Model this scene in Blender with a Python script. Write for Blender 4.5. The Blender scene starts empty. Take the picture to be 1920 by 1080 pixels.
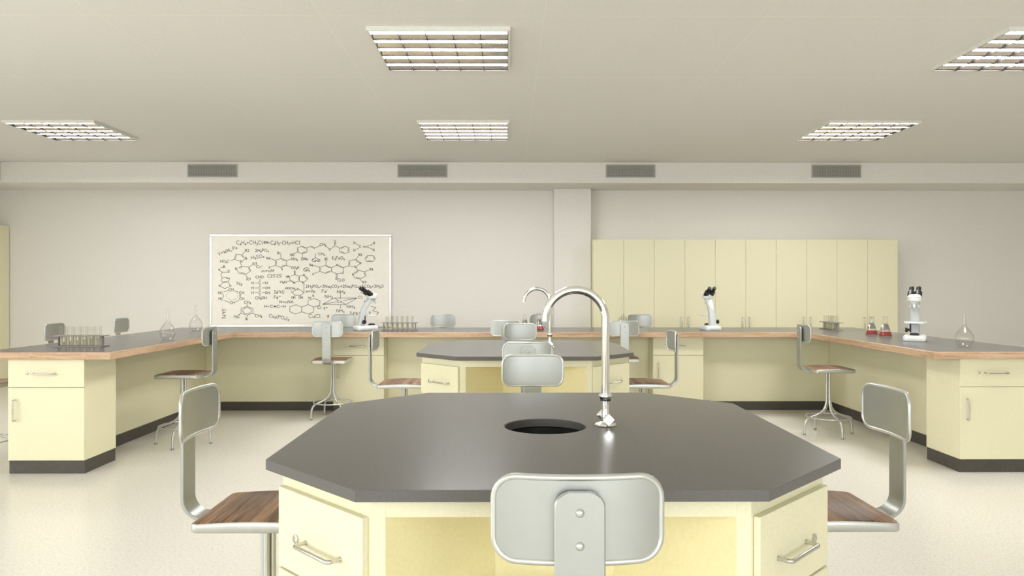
import bpy, math, random
from mathutils import Vector, Matrix
random.seed(7)
PI = math.pi
SC = bpy.context.scene
COL = SC.collection

# ------------------------------------------------------------------ materials
def lin(c):
    c = c / 255.0
    return c / 12.92 if c <= 0.04045 else ((c + 0.055) / 1.055) ** 2.4

def rgb(r, g, b):
    return (lin(r), lin(g), lin(b), 1.0)

class NT:
    def __init__(self, name):
        self.m = bpy.data.materials.new(name)
        self.m.use_nodes = True
        self.t = self.m.node_tree
        self.b = self.t.nodes['Principled BSDF']
        self.out = self.t.nodes['Material Output']

    def n(self, kind, **kw):
        nd = self.t.nodes.new(kind)
        for k, v in kw.items():
            setattr(nd, k, v)
        return nd

    def l(self, a, b):
        self.t.links.new(a, b)

    def set(self, **kw):
        for k, v in kw.items():
            self.b.inputs[k.replace('_', ' ')].default_value = v
        return self

    def coords(self, scale=(1, 1, 1), kind='Object'):
        tc = self.n('ShaderNodeTexCoord')
        mp = self.n('ShaderNodeMapping')
        mp.inputs['Scale'].default_value = scale
        self.l(tc.outputs[kind], mp.inputs['Vector'])
        return mp.outputs['Vector']

    def noise(self, vec, scale, detail=3, rough=0.55):
        nz = self.n('ShaderNodeTexNoise')
        nz.inputs['Scale'].default_value = scale
        nz.inputs['Detail'].default_value = detail
        nz.inputs['Roughness'].default_value = rough
        self.l(vec, nz.inputs['Vector'])
        return nz.outputs['Fac']

    def ramp(self, fac, stops):
        r = self.n('ShaderNodeValToRGB')
        e = r.color_ramp.elements
        while len(e) < len(stops):
            e.new(0.5)
        for el, (p, c) in zip(e, stops):
            el.position = p
            el.color = c
        self.l(fac, r.inputs['Fac'])
        return r.outputs['Color']

    def bump(self, fac, strength, dist=0.01):
        b = self.n('ShaderNodeBump')
        b.inputs['Strength'].default_value = strength
        b.inputs['Distance'].default_value = dist
        self.l(fac, b.inputs['Height'])
        self.l(b.outputs['Normal'], self.b.inputs['Normal'])

def speckled(name, c0, c1, scale, rough, spec=0.5, detail=4, bump=0.0, metal=0.0, lo=0.35, hi=0.65):
    t = NT(name)
    v = t.coords()
    f = t.noise(v, scale, detail)
    t.l(t.ramp(f, [(lo, c0), (hi, c1)]), t.b.inputs['Base Color'])
    t.set(Roughness=rough, Metallic=metal, Specular_IOR_Level=spec)
    if bump:
        t.bump(f, bump, 0.002)
    return t.m

M = {}
M['wall'] = speckled('wall_paint', rgb(229, 226, 220), rgb(235, 232, 226), 60, 0.85, 0.2, 5, 0.25)
M['cream'] = speckled('cream_laminate', rgb(230, 225, 192), rgb(235, 230, 198), 90, 0.45, 0.35, 3)
M['recess_glow'] = speckled('recess_glow_laminate', rgb(236, 225, 174), rgb(240, 230, 180), 90, 0.4, 0.35, 3)  # yellower cream: warm bounced light inside the recess put into the colour
M['plinth'] = speckled('dark_plinth', rgb(74, 70, 63), rgb(82, 78, 71), 40, 0.5, 0.4)
M['stone'] = speckled('grey_worktop', rgb(105, 103, 100), rgb(109, 107, 104), 160, 0.24, 0.5, 3)
M['stone'].node_tree.nodes['Principled BSDF'].inputs['IOR'].default_value = 1.21
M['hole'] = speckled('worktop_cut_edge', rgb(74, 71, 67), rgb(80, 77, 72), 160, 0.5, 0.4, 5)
M['basin'] = speckled('black_basin', rgb(26, 26, 25), rgb(34, 34, 32), 60, 0.3, 0.5)
M['paintmetal'] = speckled('satin_grey_metal', rgb(174, 177, 173), rgb(176, 179, 175), 30, 0.36, 0.5, 2, 0.0, 0.78)
M['rim'] = speckled('bright_rim_metal', rgb(200, 202, 197), rgb(203, 205, 200), 30, 0.3, 0.5, 2, 0.0, 0.7)
M['steel'] = speckled('brushed_steel', rgb(200, 198, 190), rgb(212, 210, 202), 80, 0.22, 0.5, 2, 0.0, 1.0)
M['chrome'] = speckled('polished_chrome', rgb(240, 239, 236), rgb(243, 242, 239), 20, 0.08, 0.5, 2, 0.0, 1.0)
M['black'] = speckled('black_plastic', rgb(24, 24, 24), rgb(32, 32, 31), 80, 0.4, 0.5)
M['white'] = speckled('white_enamel', rgb(226, 228, 226), rgb(232, 234, 231), 40, 0.28, 0.5)
M['pillar_grey'] = speckled('pale_grey_enamel', rgb(196, 201, 202), rgb(202, 207, 207), 40, 0.3, 0.5)
M['rackgrey'] = speckled('grey_rack_metal', rgb(128, 124, 124), rgb(140, 136, 135), 60, 0.4, 0.5)
M['board'] = speckled('whiteboard_surface', rgb(243, 239, 228), rgb(246, 242, 232), 12, 0.3, 0.4)
M['boardframe'] = speckled('whiteboard_frame', rgb(252, 252, 250), rgb(254, 254, 252), 30, 0.18, 0.5, 2, 0.0, 0.5)
M['ink'] = speckled('black_marker_ink', rgb(40, 36, 32), rgb(58, 53, 47), 90, 0.5, 0.3)
M['lightframe'] = speckled('light_frame_paint', rgb(222, 221, 212), rgb(228, 227, 218), 30, 0.35, 0.4)
M['louvre'] = speckled('light_reflector', rgb(244, 236, 228), rgb(247, 239, 231), 30, 0.16, 0.5, 2, 0.0, 0.965)
M['blade'] = speckled('dark_louvre_edge', rgb(58, 56, 53), rgb(64, 62, 59), 30, 0.6, 0.3)
M['grille'] = speckled('grille_metal', rgb(172, 170, 162), rgb(179, 177, 169), 40, 0.5, 0.4)
M['grilledark'] = speckled('grille_slots', rgb(112, 110, 104), rgb(120, 118, 112), 40, 0.7, 0.2)
M['rubber'] = speckled('grey_foot_rubber', rgb(150, 146, 138), rgb(160, 156, 148), 40, 0.5, 0.3)

# ceiling: square boards with faint raised seams
t = NT('ceiling_boards')
tc = t.n('ShaderNodeTexCoord')
sp = t.n('ShaderNodeSeparateXYZ')
t.l(tc.outputs['Object'], sp.inputs[0])
def seam(axis, off, pitch, half):
    a = t.n('ShaderNodeMath', operation='SUBTRACT'); t.l(sp.outputs[axis], a.inputs[0]); a.inputs[1].default_value = off
    b = t.n('ShaderNodeMath', operation='PINGPONG'); t.l(a.outputs[0], b.inputs[0]); b.inputs[1].default_value = pitch / 2
    c = t.n('ShaderNodeMath', operation='LESS_THAN'); t.l(b.outputs[0], c.inputs[0]); c.inputs[1].default_value = half
    return c.outputs[0]
sx = seam('X', 0.226, 1.375, 0.0035)
sy = seam('Y', 4.514, 1.311, 0.006)
mx = t.n('ShaderNodeMath', operation='MAXIMUM'); t.l(sx, mx.inputs[0]); t.l(sy, mx.inputs[1])
nz = t.noise(tc.outputs['Object'], 70, 5)
base = t.ramp(nz, [(0.35, rgb(229, 227, 222)), (0.65, rgb(234, 232, 227))])
mixc = t.n('ShaderNodeMix', data_type='RGBA')
t.l(mx.outputs[0], mixc.inputs[0]); t.l(base, mixc.inputs[6]); mixc.inputs[7].default_value = rgb(237, 235, 227)
t.l(mixc.outputs[2], t.b.inputs['Base Color'])
t.set(Roughness=0.8, Specular_IOR_Level=0.2)
t.bump(nz, 0.2, 0.002)
M['ceiling'] = t.m

# floor: pale speckled sheet floor with a soft sheen
t = NT('speckled_floor')
v = t.coords()
big = t.noise(v, 62, 5, 0.6)
fine = t.noise(v, 130, 3, 0.6)
mm = t.n('ShaderNodeMix', data_type='FLOAT')
mm.inputs[0].default_value = 0.45
t.l(big, mm.inputs[2]); t.l(fine, mm.inputs[3])
t.l(t.ramp(mm.outputs[0], [(0.36, rgb(207, 202, 190)), (0.47, rgb(226, 222, 211)), (0.6, rgb(234, 230, 220))]), t.b.inputs['Base Color'])
t.l(t.ramp(fine, [(0.3, (0.17, 0.17, 0.17, 1)), (0.7, (0.26, 0.26, 0.26, 1))]), t.b.inputs['Roughness'])
t.set(Specular_IOR_Level=0.45)
M['floor'] = t.m

# oak edge band: grain runs along the band on every face
t = NT('oak_edge')
v = t.coords((1.6, 1.6, 34))
w = t.noise(v, 1.5, 6, 0.62)
w2 = t.noise(t.coords((14, 14, 120)), 2.0, 4, 0.6)
mm = t.n('ShaderNodeMix', data_type='FLOAT'); mm.inputs[0].default_value = 0.35
t.l(w, mm.inputs[2]); t.l(w2, mm.inputs[3])
t.l(t.ramp(mm.outputs[0], [(0.32, rgb(152, 117, 90)), (0.46, rgb(196, 163, 133)), (0.62, rgb(213, 186, 158))]), t.b.inputs['Base Color'])
t.set(Roughness=0.5, Specular_IOR_Level=0.3)
M['oak'] = t.m

# walnut seat: boards across the seat, each of its own tone, with fine grain
t = NT('walnut_seat')
tc = t.n('ShaderNodeTexCoord')
sp = t.n('ShaderNodeSeparateXYZ'); t.l(tc.outputs['Object'], sp.inputs[0])
dv = t.n('ShaderNodeMath', operation='DIVIDE'); t.l(sp.outputs['Y'], dv.inputs[0]); dv.inputs[1].default_value = 0.043
fl = t.n('ShaderNodeMath', operation='FLOOR'); t.l(dv.outputs[0], fl.inputs[0])
wn = t.n('ShaderNodeTexWhiteNoise', noise_dimensions='1D'); t.l(fl.outputs[0], wn.inputs['W'])
gr = t.noise(t.coords((5, 85, 5)), 1.4, 6, 0.65)
gr2 = t.noise(t.coords((2.2, 30, 3)), 1.6, 3, 0.6)
a1 = t.n('ShaderNodeMix', data_type='FLOAT'); a1.inputs[0].default_value = 0.5
t.l(gr, a1.inputs[2]); t.l(gr2, a1.inputs[3])
a2 = t.n('ShaderNodeMix', data_type='FLOAT'); a2.inputs[0].default_value = 0.22
t.l(a1.outputs[0], a2.inputs[2]); t.l(wn.outputs['Value'], a2.inputs[3])
t.l(t.ramp(a2.outputs[0], [(0.3, rgb(66, 50, 38)), (0.42, rgb(120, 91, 68)), (0.54, rgb(158, 123, 94)), (0.68, rgb(184, 150, 120))]), t.b.inputs['Base Color'])
t.set(Roughness=0.42, Specular_IOR_Level=0.35)
M['walnut'] = t.m

# glowing fluorescent lamp strips
t = NT('lamp_glow')
nz = t.noise(t.coords(), 3, 1)
t.l(t.ramp(nz, [(0.0, (1.0, 0.99, 0.975, 1)), (1.0, (1.0, 0.995, 0.985, 1))]), t.b.inputs['Emission Color'])
t.set(Base_Color=(0.9, 0.9, 0.88, 1), Emission_Strength=31.0)
M['lamp'] = t.m

def thin_glass(name, tint, refl=1.0, ior=1.45):
    t = NT(name)
    t.t.nodes.remove(t.b)
    tr = t.n('ShaderNodeBsdfTransparent')
    nz = t.noise(t.coords(), 6, 1)
    t.l(t.ramp(nz, [(0.0, tint), (1.0, tint)]), tr.inputs['Color'])
    gl = t.n('ShaderNodeBsdfGlossy'); gl.inputs['Roughness'].default_value = 0.03
    lw = t.n('ShaderNodeLayerWeight'); lw.inputs['Blend'].default_value = 0.5
    pw = t.n('ShaderNodeMath', operation='POWER'); t.l(lw.outputs['Facing'], pw.inputs[0]); pw.inputs[1].default_value = 4.0
    f0 = ((ior - 1) / (ior + 1)) ** 2
    ml = t.n('ShaderNodeMath', operation='MULTIPLY_ADD'); t.l(pw.outputs[0], ml.inputs[0]); ml.inputs[1].default_value = (1 - f0) * refl * 0.8; ml.inputs[2].default_value = f0
    mx = t.n('ShaderNodeMixShader')
    t.l(ml.outputs[0], mx.inputs[0]); t.l(tr.outputs[0], mx.inputs[1]); t.l(gl.outputs[0], mx.inputs[2])
    t.l(mx.outputs[0], t.out.inputs['Surface'])
    return t.m
M['glass'] = thin_glass('clear_glass', (0.985, 0.985, 0.98, 1), 1.0)
M['tube'] = thin_glass('test_tube_glass', (0.975, 0.975, 0.96, 1), 1.0)
M['paleliquid'] = thin_glass('pale_yellow_liquid', (0.99, 0.98, 0.92, 1), 0.9, 1.33)
_t = M['paleliquid'].node_tree
_d = _t.nodes.new('ShaderNodeBsdfDiffuse'); _d.inputs['Color'].default_value = rgb(246, 239, 206)  # cream diffuse share paints bright refraction highlights into the pale liquid
_m = _t.nodes.new('ShaderNodeMixShader'); _m.inputs[0].default_value = 0.45
_o = _t.nodes['Material Output']
_t.links.new(_o.inputs['Surface'].links[0].from_socket, _m.inputs[1])
_t.links.new(_d.outputs[0], _m.inputs[2])
_t.links.new(_m.outputs[0], _o.inputs['Surface'])

def solid_glass(name, c, ior, rough=0.0):
    t = NT(name)
    nz = t.noise(t.coords(), 6, 1)
    t.l(t.ramp(nz, [(0.0, c), (1.0, c)]), t.b.inputs['Base Color'])
    t.set(Roughness=rough, IOR=ior, Transmission_Weight=1.0)
    return t.m
M['thickglass'] = solid_glass('thick_flask_glass', (0.93, 0.93, 0.92, 1), 1.45)
M['red'] = solid_glass('red_liquid', rgb(196, 62, 62), 1.34)
M['red'].node_tree.nodes['Principled BSDF'].inputs['Transmission Weight'].default_value = 0.35
M['red'].node_tree.nodes['Principled BSDF'].inputs['Roughness'].default_value = 0.15

# ------------------------------------------------------------------ mesh builder
class MB:
    def __init__(self):
        self.v, self.f = [], []

    def add(self, vs, fs, mat=None):
        o = len(self.v)
        if mat is not None:
            vs = [tuple(mat @ Vector(p)) for p in vs]
        self.v += [tuple(p) for p in vs]
        self.f += [tuple(i + o for i in q) for q in fs]
        return self

    def box(self, x0, x1, y0, y1, z0, z1, mat=None):
        vs = [(x, y, z) for z in (z0, z1) for y in (y0, y1) for x in (x0, x1)]
        fs = [(0, 2, 3, 1), (4, 5, 7, 6), (0, 1, 5, 4), (2, 6, 7, 3), (0, 4, 6, 2), (1, 3, 7, 5)]
        return self.add(vs, fs, mat)

    def prism(self, poly, z0, z1, mat=None, caps=True):
        n = len(poly)
        vs = [(x, y, z0) for x, y in poly] + [(x, y, z1) for x, y in poly]
        fs = [(i, (i + 1) % n, n + (i + 1) % n, n + i) for i in range(n)]
        if caps:
            fs += [tuple(range(n - 1, -1, -1)), tuple(range(n, 2 * n))]
        return self.add(vs, fs, mat)

    def ring(self, outer, inner, z0, z1, mat=None):
        n = len(outer)
        vs = [(x, y, z0) for x, y in outer] + [(x, y, z0) for x, y in inner] + [(x, y, z1) for x, y in outer] + [(x, y, z1) for x, y in inner]
        fs = []
        for i in range(n):
            j = (i + 1) % n
            fs += [(i, j, 2 * n + j, 2 * n + i), (n + j, n + i, 3 * n + i, 3 * n + j), (2 * n + i, 2 * n + j, 3 * n + j, 3 * n + i), (j, i, n + i, n + j)]
        return self.add(vs, fs, mat)

    def lathe(self, prof, seg=32, mat=None, closed=False):
        vs, fs = [], []
        m = len(prof)
        idx = []
        for r, z in prof:
            if r < 1e-7:
                idx.append([len(vs)] * seg)
                vs.append((0, 0, z))
            else:
                idx.append(list(range(len(vs), len(vs) + seg)))
                vs += [(r * math.cos(2 * PI * k / seg), r * math.sin(2 * PI * k / seg), z) for k in range(seg)]
        rng = range(m if closed else m - 1)
        for a in rng:
            b = (a + 1) % m
            for k in range(seg):
                l = (k + 1) % seg
                q = [idx[a][k], idx[a][l], idx[b][l], idx[b][k]]
                u = []
                for i in q:
                    if i not in u:
                        u.append(i)
                if len(u) > 2:
                    fs.append(tuple(u))
        return self.add(vs, fs, mat)

    def tube(self, path, r, seg=12, closed=False, mat=None, caps=True):
        P = [Vector(p) for p in path]
        n = len(P)
        rr = r if isinstance(r, (list, tuple)) else [r] * n
        T = []
        for i in range(n):
            if closed:
                d = P[(i + 1) % n] - P[i - 1]
            else:
                d = P[min(i + 1, n - 1)] - P[max(i - 1, 0)]
            T.append(d.normalized())
        up = Vector((0, 0, 1)) if abs(T[0].z) < 0.9 else Vector((1, 0, 0))
        N = (up - T[0] * up.dot(T[0])).normalized()
        vs, fs = [], []
        for i in range(n):
            if i:
                N = (N - T[i] * N.dot(T[i])).normalized()
            B = T[i].cross(N)
            for k in range(seg):
                a = 2 * PI * k / seg
                vs.append(tuple(P[i] + (N * math.cos(a) + B * math.sin(a)) * rr[i]))
        for i in range(n if closed else n - 1):
            j = (i + 1) % n
            for k in range(seg):
                l = (k + 1) % seg
                fs.append((i * seg + k, i * seg + l, j * seg + l, j * seg + k))
        if caps and not closed:
            fs += [tuple(range(seg - 1, -1, -1)), tuple((n - 1) * seg + k for k in range(seg))]
        return self.add(vs, fs, mat)

    def sections(self, secs, mat=None):
        """loft closed cross-sections (lists of 3-D points of equal length) with end caps"""
        n = len(secs[0])
        vs = [p for s in secs for p in s]
        fs = []
        for i in range(len(secs) - 1):
            for k in range(n):
                l = (k + 1) % n
                fs.append((i * n + k, i * n + l, (i + 1) * n + l, (i + 1) * n + k))
        fs += [tuple(range(n - 1, -1, -1)), tuple((len(secs) - 1) * n + k for k in range(n))]
        return self.add(vs, fs, mat)

    def cyl(self, p, q, r, seg=20, mat=None):
        return self.tube([p, q], r, seg, mat=mat)

    def build(self, name, mat, parent=None, bevel=None, sharp=38, smooth=True):
        me = bpy.data.meshes.new(name)
        me.from_pydata(self.v, [], self.f)
        me.materials.append(mat)
        import bmesh
        bm = bmesh.new(); bm.from_mesh(me)
        bmesh.ops.recalc_face_normals(bm, faces=bm.faces)
        bm.to_mesh(me); bm.free()
        if smooth:
            me.polygons.foreach_set('use_smooth', [True] * len(me.polygons))
            me.set_sharp_from_angle(angle=math.radians(sharp))
        me.update()
        o = bpy.data.objects.new(name, me)
        COL.objects.link(o)
        if parent is not None:
            o.parent = parent
        if bevel:
            b = o.modifiers.new('edge_bevel', 'BEVEL')
            b.width, b.segments = bevel[0], bevel[1]
            b.limit_method = 'ANGLE'; b.angle_limit = math.radians(40)
            b.harden_normals = False
        return o

def tag(o, label, cat, group=None, kind=None):
    if label: o['label'] = label
    if cat: o['category'] = cat
    if group: o['group'] = group
    if kind: o['kind'] = kind
    return o

def thing(name, label, cat, loc=(0, 0, 0), rz=0.0, group=None):
    o = bpy.data.objects.new(name, None)
    COL.objects.link(o)
    o.location = loc
    o.rotation_euler = (0, 0, rz)
    o.empty_display_size = 0.1
    return tag(o, label, cat, group)

def kids(o):
    return [c for c in bpy.data.objects if c.parent == o]

def dup(o, parent=None):
    c = o.copy()
    COL.objects.link(c)
    c.parent = parent
    for ch in kids(o):
        dup(ch, c)
    return c

def place(proto, used, label, loc, rz=0.0, scale=None):
    o = proto if not used else dup(proto)
    o.location = loc
    o.rotation_euler = (0, 0, rz)
    if scale: o.scale = (scale,) * 3
    o['label'] = label
    return o

def structure(o):
    o['kind'] = 'structure'
    return o

def rrect(w, h, r, n=6):
    pts = []
    for cx, cy, a0 in ((w / 2 - r, h / 2 - r, 0), (-w / 2 + r, h / 2 - r, 90), (-w / 2 + r, -h / 2 + r, 180), (w / 2 - r, -h / 2 + r, 270)):
        for k in range(n + 1):
            a = math.radians(a0 + 90 * k / n)
            pts.append((cx + r * math.cos(a), cy + r * math.sin(a)))
    return pts

def columns(L, W, r, n=10, mid=14):
    """stations along L with the half width of a rounded rectangle there"""
    out = []
    for k in range(n + 1):
        a = PI / 2 * k / n
        out.append((-L / 2 + r - r * math.cos(a), W / 2 - r + r * math.sin(a)))
    for k in range(1, mid):
        out.append((-L / 2 + r + (L - 2 * r) * k / mid, W / 2))
    out += [(-x, w) for x, w in out[:n + 1][::-1]]
    return out

# ------------------------------------------------------------------ the room
XL, XR, YN, YB, ZC = -7.5, 8.0, -4.2, 10.50, 3.074
SOF_Y, SOF_Z = 9.754, 2.797

structure(MB().box(XL, XR, YN, YB, -0.1, 0.0).build('floor', M['floor']))
structure(MB().box(XL, XR, YN, YB, ZC, ZC + 0.1).build('ceiling', M['ceiling']))
structure(MB().box(XL - 0.15, XR + 0.15, YB, YB + 0.15, -0.1, ZC + 0.1).build('wall_back', M['wall']))
structure(MB().box(XR, XR + 0.15, YN, YB, -0.1, ZC + 0.1).build('wall_right', M['wall']))

def wall_with_openings(name, along, a0, a1, fixed0, fixed1, openings):
    m = MB()
    def bx(u0, u1, z0, z1):
        if along == 'x': m.box(u0, u1, fixed0, fixed1, z0, z1)
        else: m.box(fixed0, fixed1, u0, u1, z0, z1)
    u = a0
    for (o0, o1, z0, z1) in openings:
        bx(u, o0, -0.1, ZC + 0.1)
        bx(o0, o1, -0.1, z0)
        bx(o0, o1, z1, ZC + 0.1)
        u = o1
    bx(u, a1, -0.1, ZC + 0.1)
    return structure(m.build(name, M['wall']))

REAR_OP = [(-6.6, -3.6, 0.95, 2.75), (-3.0, 0.0, 0.95, 2.75), (0.6, 3.6, 0.95, 2.75)]
LEFT_OP = [(-3.2, -0.4, 0.95, 2.75), (0.2, 3.0, 0.95, 2.75)]
wall_with_openings('wall_rear', 'x', XL - 0.15, XR + 0.15, YN - 0.15, YN, REAR_OP)
wall_with_openings('wall_left', 'y', YN, YB, XL - 0.15, XL, LEFT_OP)

def window(k, along, op, fx):
    o0, o1, z0, z1 = op
    m = MB()
    def bx(u0, u1, za, zb):
        if along == 'x': m.box(u0, u1, fx - 0.03, fx + 0.03, za, zb)
        else: m.box(fx - 0.03, fx + 0.03, u0, u1, za, zb)
    fr = 0.05
    bx(o0, o1, z0, z0 + fr); bx(o0, o1, z1 - fr, z1)
    bx(o0, o0 + fr, z0, z1); bx(o1 - fr, o1, z0, z1)
    for q in (1, 2):
        c = o0 + (o1 - o0) * q / 3
        bx(c - 0.02, c + 0.02, z0, z1)
    structure(m.build('window_%d' % k, M['white']))
k = 1
for op in REAR_OP:
    window(k, 'x', op, YN - 0.10); k += 1
for op in LEFT_OP:
    window(k, 'y', op, XL - 0.10); k += 1

structure(MB().box(-6.74, XR - 0.001, SOF_Y, YB - 0.001, SOF_Z, ZC - 0.0005).build('trim_1', M['wall'], bevel=(0.004, 2)))
structure(MB().box(XL + 0.001, -6.741, YN + 0.6, YB - 0.001, SOF_Z, ZC - 0.0005).build('trim_2', M['wall']))
structure(MB().box(0.652, 1.172, 10.28, YB - 0.001, 0.0, SOF_Z - 0.0005).build('wall_column', M['wall'], bevel=(0.006, 2)))

# ------------------------------------------------------------------ ceiling lights
def make_light():
    W, D, H = 0.925, 0.885, 0.028
    t = thing('ceiling_light', '', 'ceiling light', group='louvred ceiling lights')
    f = MB()
    lip = 0.013
    f.box(-W / 2, W / 2, -D / 2, -D / 2 + lip, -H, 0); f.box(-W / 2, W / 2, D / 2 - lip, D / 2, -H, 0)
    f.box(-W / 2, -W / 2 + lip, -D / 2 + lip, D / 2 - lip, -H, 0); f.box(W / 2 - lip, W / 2, -D / 2 + lip, D / 2 - lip, -H, 0)
    f.build('frame', M['lightframe'], t)
    x0, x1, y0, y1 = -W / 2 + lip + 0.003, W / 2 - lip - 0.003, -D / 2 + lip + 0.003, D / 2 - lip - 0.003
    g = MB()
    e = 0.0028
    g.box(x0 - e, x1 + e, y0 - e, y0, -H - 0.0004, -0.001); g.box(x0 - e, x1 + e, y1, y1 + e, -H - 0.0004, -0.001)
    g.box(x0 - e, x0, y0, y1, -H - 0.0004, -0.001); g.box(x1, x1 + e, y0, y1, -H - 0.0004, -0.001)
    g.build('inner_edge', M['black'], t)
    p = (y1 - y0) / 5
    r = MB()
    for i in range(5):
        a = y0 + p * i
        r.box(x0, x1, a + 0.012, a + p, -0.006, -0.002)                # tray behind the tube
        # reflector slope rising from the lamp to the next blade
        r.add([(x0, a + p * 0.62, -0.008), (x1, a + p * 0.62, -0.008), (x1, a + p, -0.021), (x0, a + p, -0.021),
               (x0, a + p * 0.62, -0.004), (x1, a + p * 0.62, -0.004), (x1, a + p, -0.004), (x0, a + p, -0.004)],
              [(0, 1, 2, 3), (4, 5, 6, 7), (0, 1, 5, 4), (1, 2, 6, 5), (2, 3, 7, 6), (3, 0, 4, 7)])
    r.build('reflector', M['louvre'], t)
    for i in range(5):
        a = y0 + p * i
        secs = []
        for x in (x0 + 0.004, x1 - 0.004):
            secs.append([(x, a + p * 0.14, -0.006)] + [(x, a + p * (0.14 + 0.46 * q / 8), -0.008 - 0.010 * math.sin(PI * q / 8)) for q in range(9)] + [(x, a + p * 0.60, -0.006)])
        MB().sections(secs).build('lamp_tube', M['lamp'], t)
    for i in range(1, 5):
        a = y0 + p * i
        MB().box(x0, x1, a - 0.003, a + 0.003, -0.0265, -0.0205).build('louvre_blade', M['blade'], t)
    for i in range(1, 5):
        x = x0 + (x1 - x0) * i / 5
        MB().box(x - 0.0025, x + 0.0025, y0, y1, -0.0265, -0.0165).build('cross_blade', M['blade'], t)
    return t

lp = make_light()
LIGHTS = [
    (-0.447, 5.135, 'large louvred ceiling light in the middle row, the one closest to the camera'),
    (-0.447, 7.755, 'small louvred ceiling light in the middle row, above the back counter'),
    (-4.60, 7.78, 'slanting louvred ceiling light over the whiteboard-side counter, hanging before the soffit'),
    (3.68, 7.735, 'slanting louvred ceiling light over the red flasks, fully in the frame'),
    (3.68, 5.115, 'louvred ceiling light cut off by the picture edge above the round flask'),
]
for i, (x, y, lab) in enumerate(LIGHTS):
    place(lp, i > 0, lab, (x, y, ZC - 0.0005))

# ------------------------------------------------------------------ soffit grilles
def make_grille():
    t = thing('ventilation_grille', '', 'vent', group='ventilation grilles on the soffit')
    W, H = 0.66, 0.172
    f = MB()
    for (a, b, c, d) in ((-W / 2, W / 2, -H / 2, -H / 2 + 0.014), (-W / 2, W / 2, H / 2 - 0.014, H / 2), (-W / 2, -W / 2 + 0.014, -H / 2 + 0.014, H / 2 - 0.014), (W / 2 - 0.014, W / 2, -H / 2 + 0.014, H / 2 - 0.014)):
        f.box(a, b, -0.012, 0, c, d)
    f.build('frame', M['grille'], t)
    MB().box(-W / 2 + 0.014, W / 2 - 0.014, -0.003, 0, -H / 2 + 0.014, H / 2 - 0.014).build('backing', M['grilledark'], t)
    s = MB()
    for q in range(11):
        z = -H / 2 + 0.022 + q * 0.0128
        s.box(-W / 2 + 0.014, W / 2 - 0.014, -0.010, -0.003, z, z + 0.006)
    for q in range(1, 30):
        x = -W / 2 + W * q / 30
        s.box(x - 0.002, x + 0.002, -0.0095, -0.003, -H / 2 + 0.014, H / 2 - 0.014)
    s.build('slats', M['grille'], t)
    return t
gp = make_grille()
for i, (x, lab) in enumerate(((-3.927, 'grey ventilation grille on the soffit above the whiteboard'), (-1.137, 'grey ventilation grille on the soffit between whiteboard and wall column'),
                              (1.638, 'grey ventilation grille on the soffit just beside the wall column, above tall cabinets'), (4.392, 'grey ventilation grille on the soffit above the far end of the tall cabinets'))):
    place(gp, i > 0, lab, (x, SOF_Y - 0.0005, 2.956))

# ------------------------------------------------------------------ handles and locks
def bar_handle(m, L, proj=0.032, r=0.0055, mat=None):
    """U bar along local X, standing off the surface y=0 towards -Y"""
    h = L / 2
    c = 0.012
    pts = [(-h, 0, 0), (-h, -proj + c, 0)]
    for k in range(1, 6):
        a = PI / 2 * k / 5
        pts.append((-h + c - c * math.cos(a), -proj + c - c * math.sin(a), 0))
    pts += [(-x, y, z) for x, y, z in pts[::-1]]
    m.tube(pts, r, 12, mat=mat)
    for s in (-1, 1):
        m.cyl((s * h, 0, 0), (s * h, -0.002, 0), r * 1.22, 14, mat=mat)
    return m

def lock(m, r=0.010, mat=None):
    m.tube([(0, 0, 0), (0, -0.004, 0), (0, -0.0055, 0)], [r, r, r * 0.8], 20, mat=mat)
    m.box(-r * 0.12, r * 0.12, -0.0062, -0.005, -r * 0.5, r * 0.5, mat=mat)
    return m

# ------------------------------------------------------------------ perimeter counter
X0 = 0.12
IN, OUT = 3.082, 4.095
FY, BI, BO = 5.467, 7.905, 8.90
CT, CH = 0.861, 0.915
def upoly(g):
    return [(X0 - OUT + g, FY + g), (X0 - IN - g, FY + g), (X0 - IN - g, BI + g), (X0 + IN + g, BI + g), (X0 + IN + g, FY + g), (X0 + OUT - g, FY + g), (X0 + OUT - g, BO - g), (X0 - OUT + g, BO - g)]
wt = thing('perimeter_worktop', 'grey U-shaped worktop with oak edge band along the room, carrying the glassware', 'worktop', (X0, 7.2, CT))
mat0 = Matrix.Translation((-X0, -7.2, -CT))
MB().prism(upoly(0.018), CT, CH, mat0).build('laminate_top', M['stone'], wt)
o = MB().ring(upoly(0.0), upoly(0.0182), CT, CH - 0.0005, mat0).build('oak_edge_band', M['oak'], wt, bevel=(0.003, 2))
o['label'] = 'light oak edge band'

def end_unit(W, D, hx=-1):
    """a base unit: front faces local -Y at y=0, body runs back to y=D"""
    t = thing('base_cabinet', '', 'cabinet', group='base cabinets under the perimeter worktop')
    H = CT - 0.0005
    MB().box(-W / 2, W / 2, 0.018, D, 0.10, H).build('body', M['cream'], t, bevel=(0.0015, 1))
    MB().box(-W / 2 + 0.003, W / 2 - 0.003, 0.012, D - 0.003, 0, 0.0995).build('plinth', M['plinth'], t)
    d = MB().box(-W / 2, W / 2, 0, 0.017, 0.650, H).build('drawer', M['cream'], t, bevel=(0.0015, 1))
    bar_handle(MB(), 0.165, mat=Matrix.Translation((-0.012, 0, 0.752))).build('handle', M['steel'], d)
    lock(MB(), 0.011, mat=Matrix.Translation((-0.143, 0, 0.755))).build('lock', M['steel'], d)
    d = MB().box(-W / 2, W / 2, 0, 0.017, 0.1005, 0.646).build('door', M['cream'], t, bevel=(0.0015, 1))
    bar_handle(MB(), 0.155, mat=Matrix.Translation((-W / 2 + 0.055, 0, 0.478)) @ Matrix.Rotation(PI / 2, 4, 'Y')).build('handle', M['steel'], d)
    return t

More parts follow.
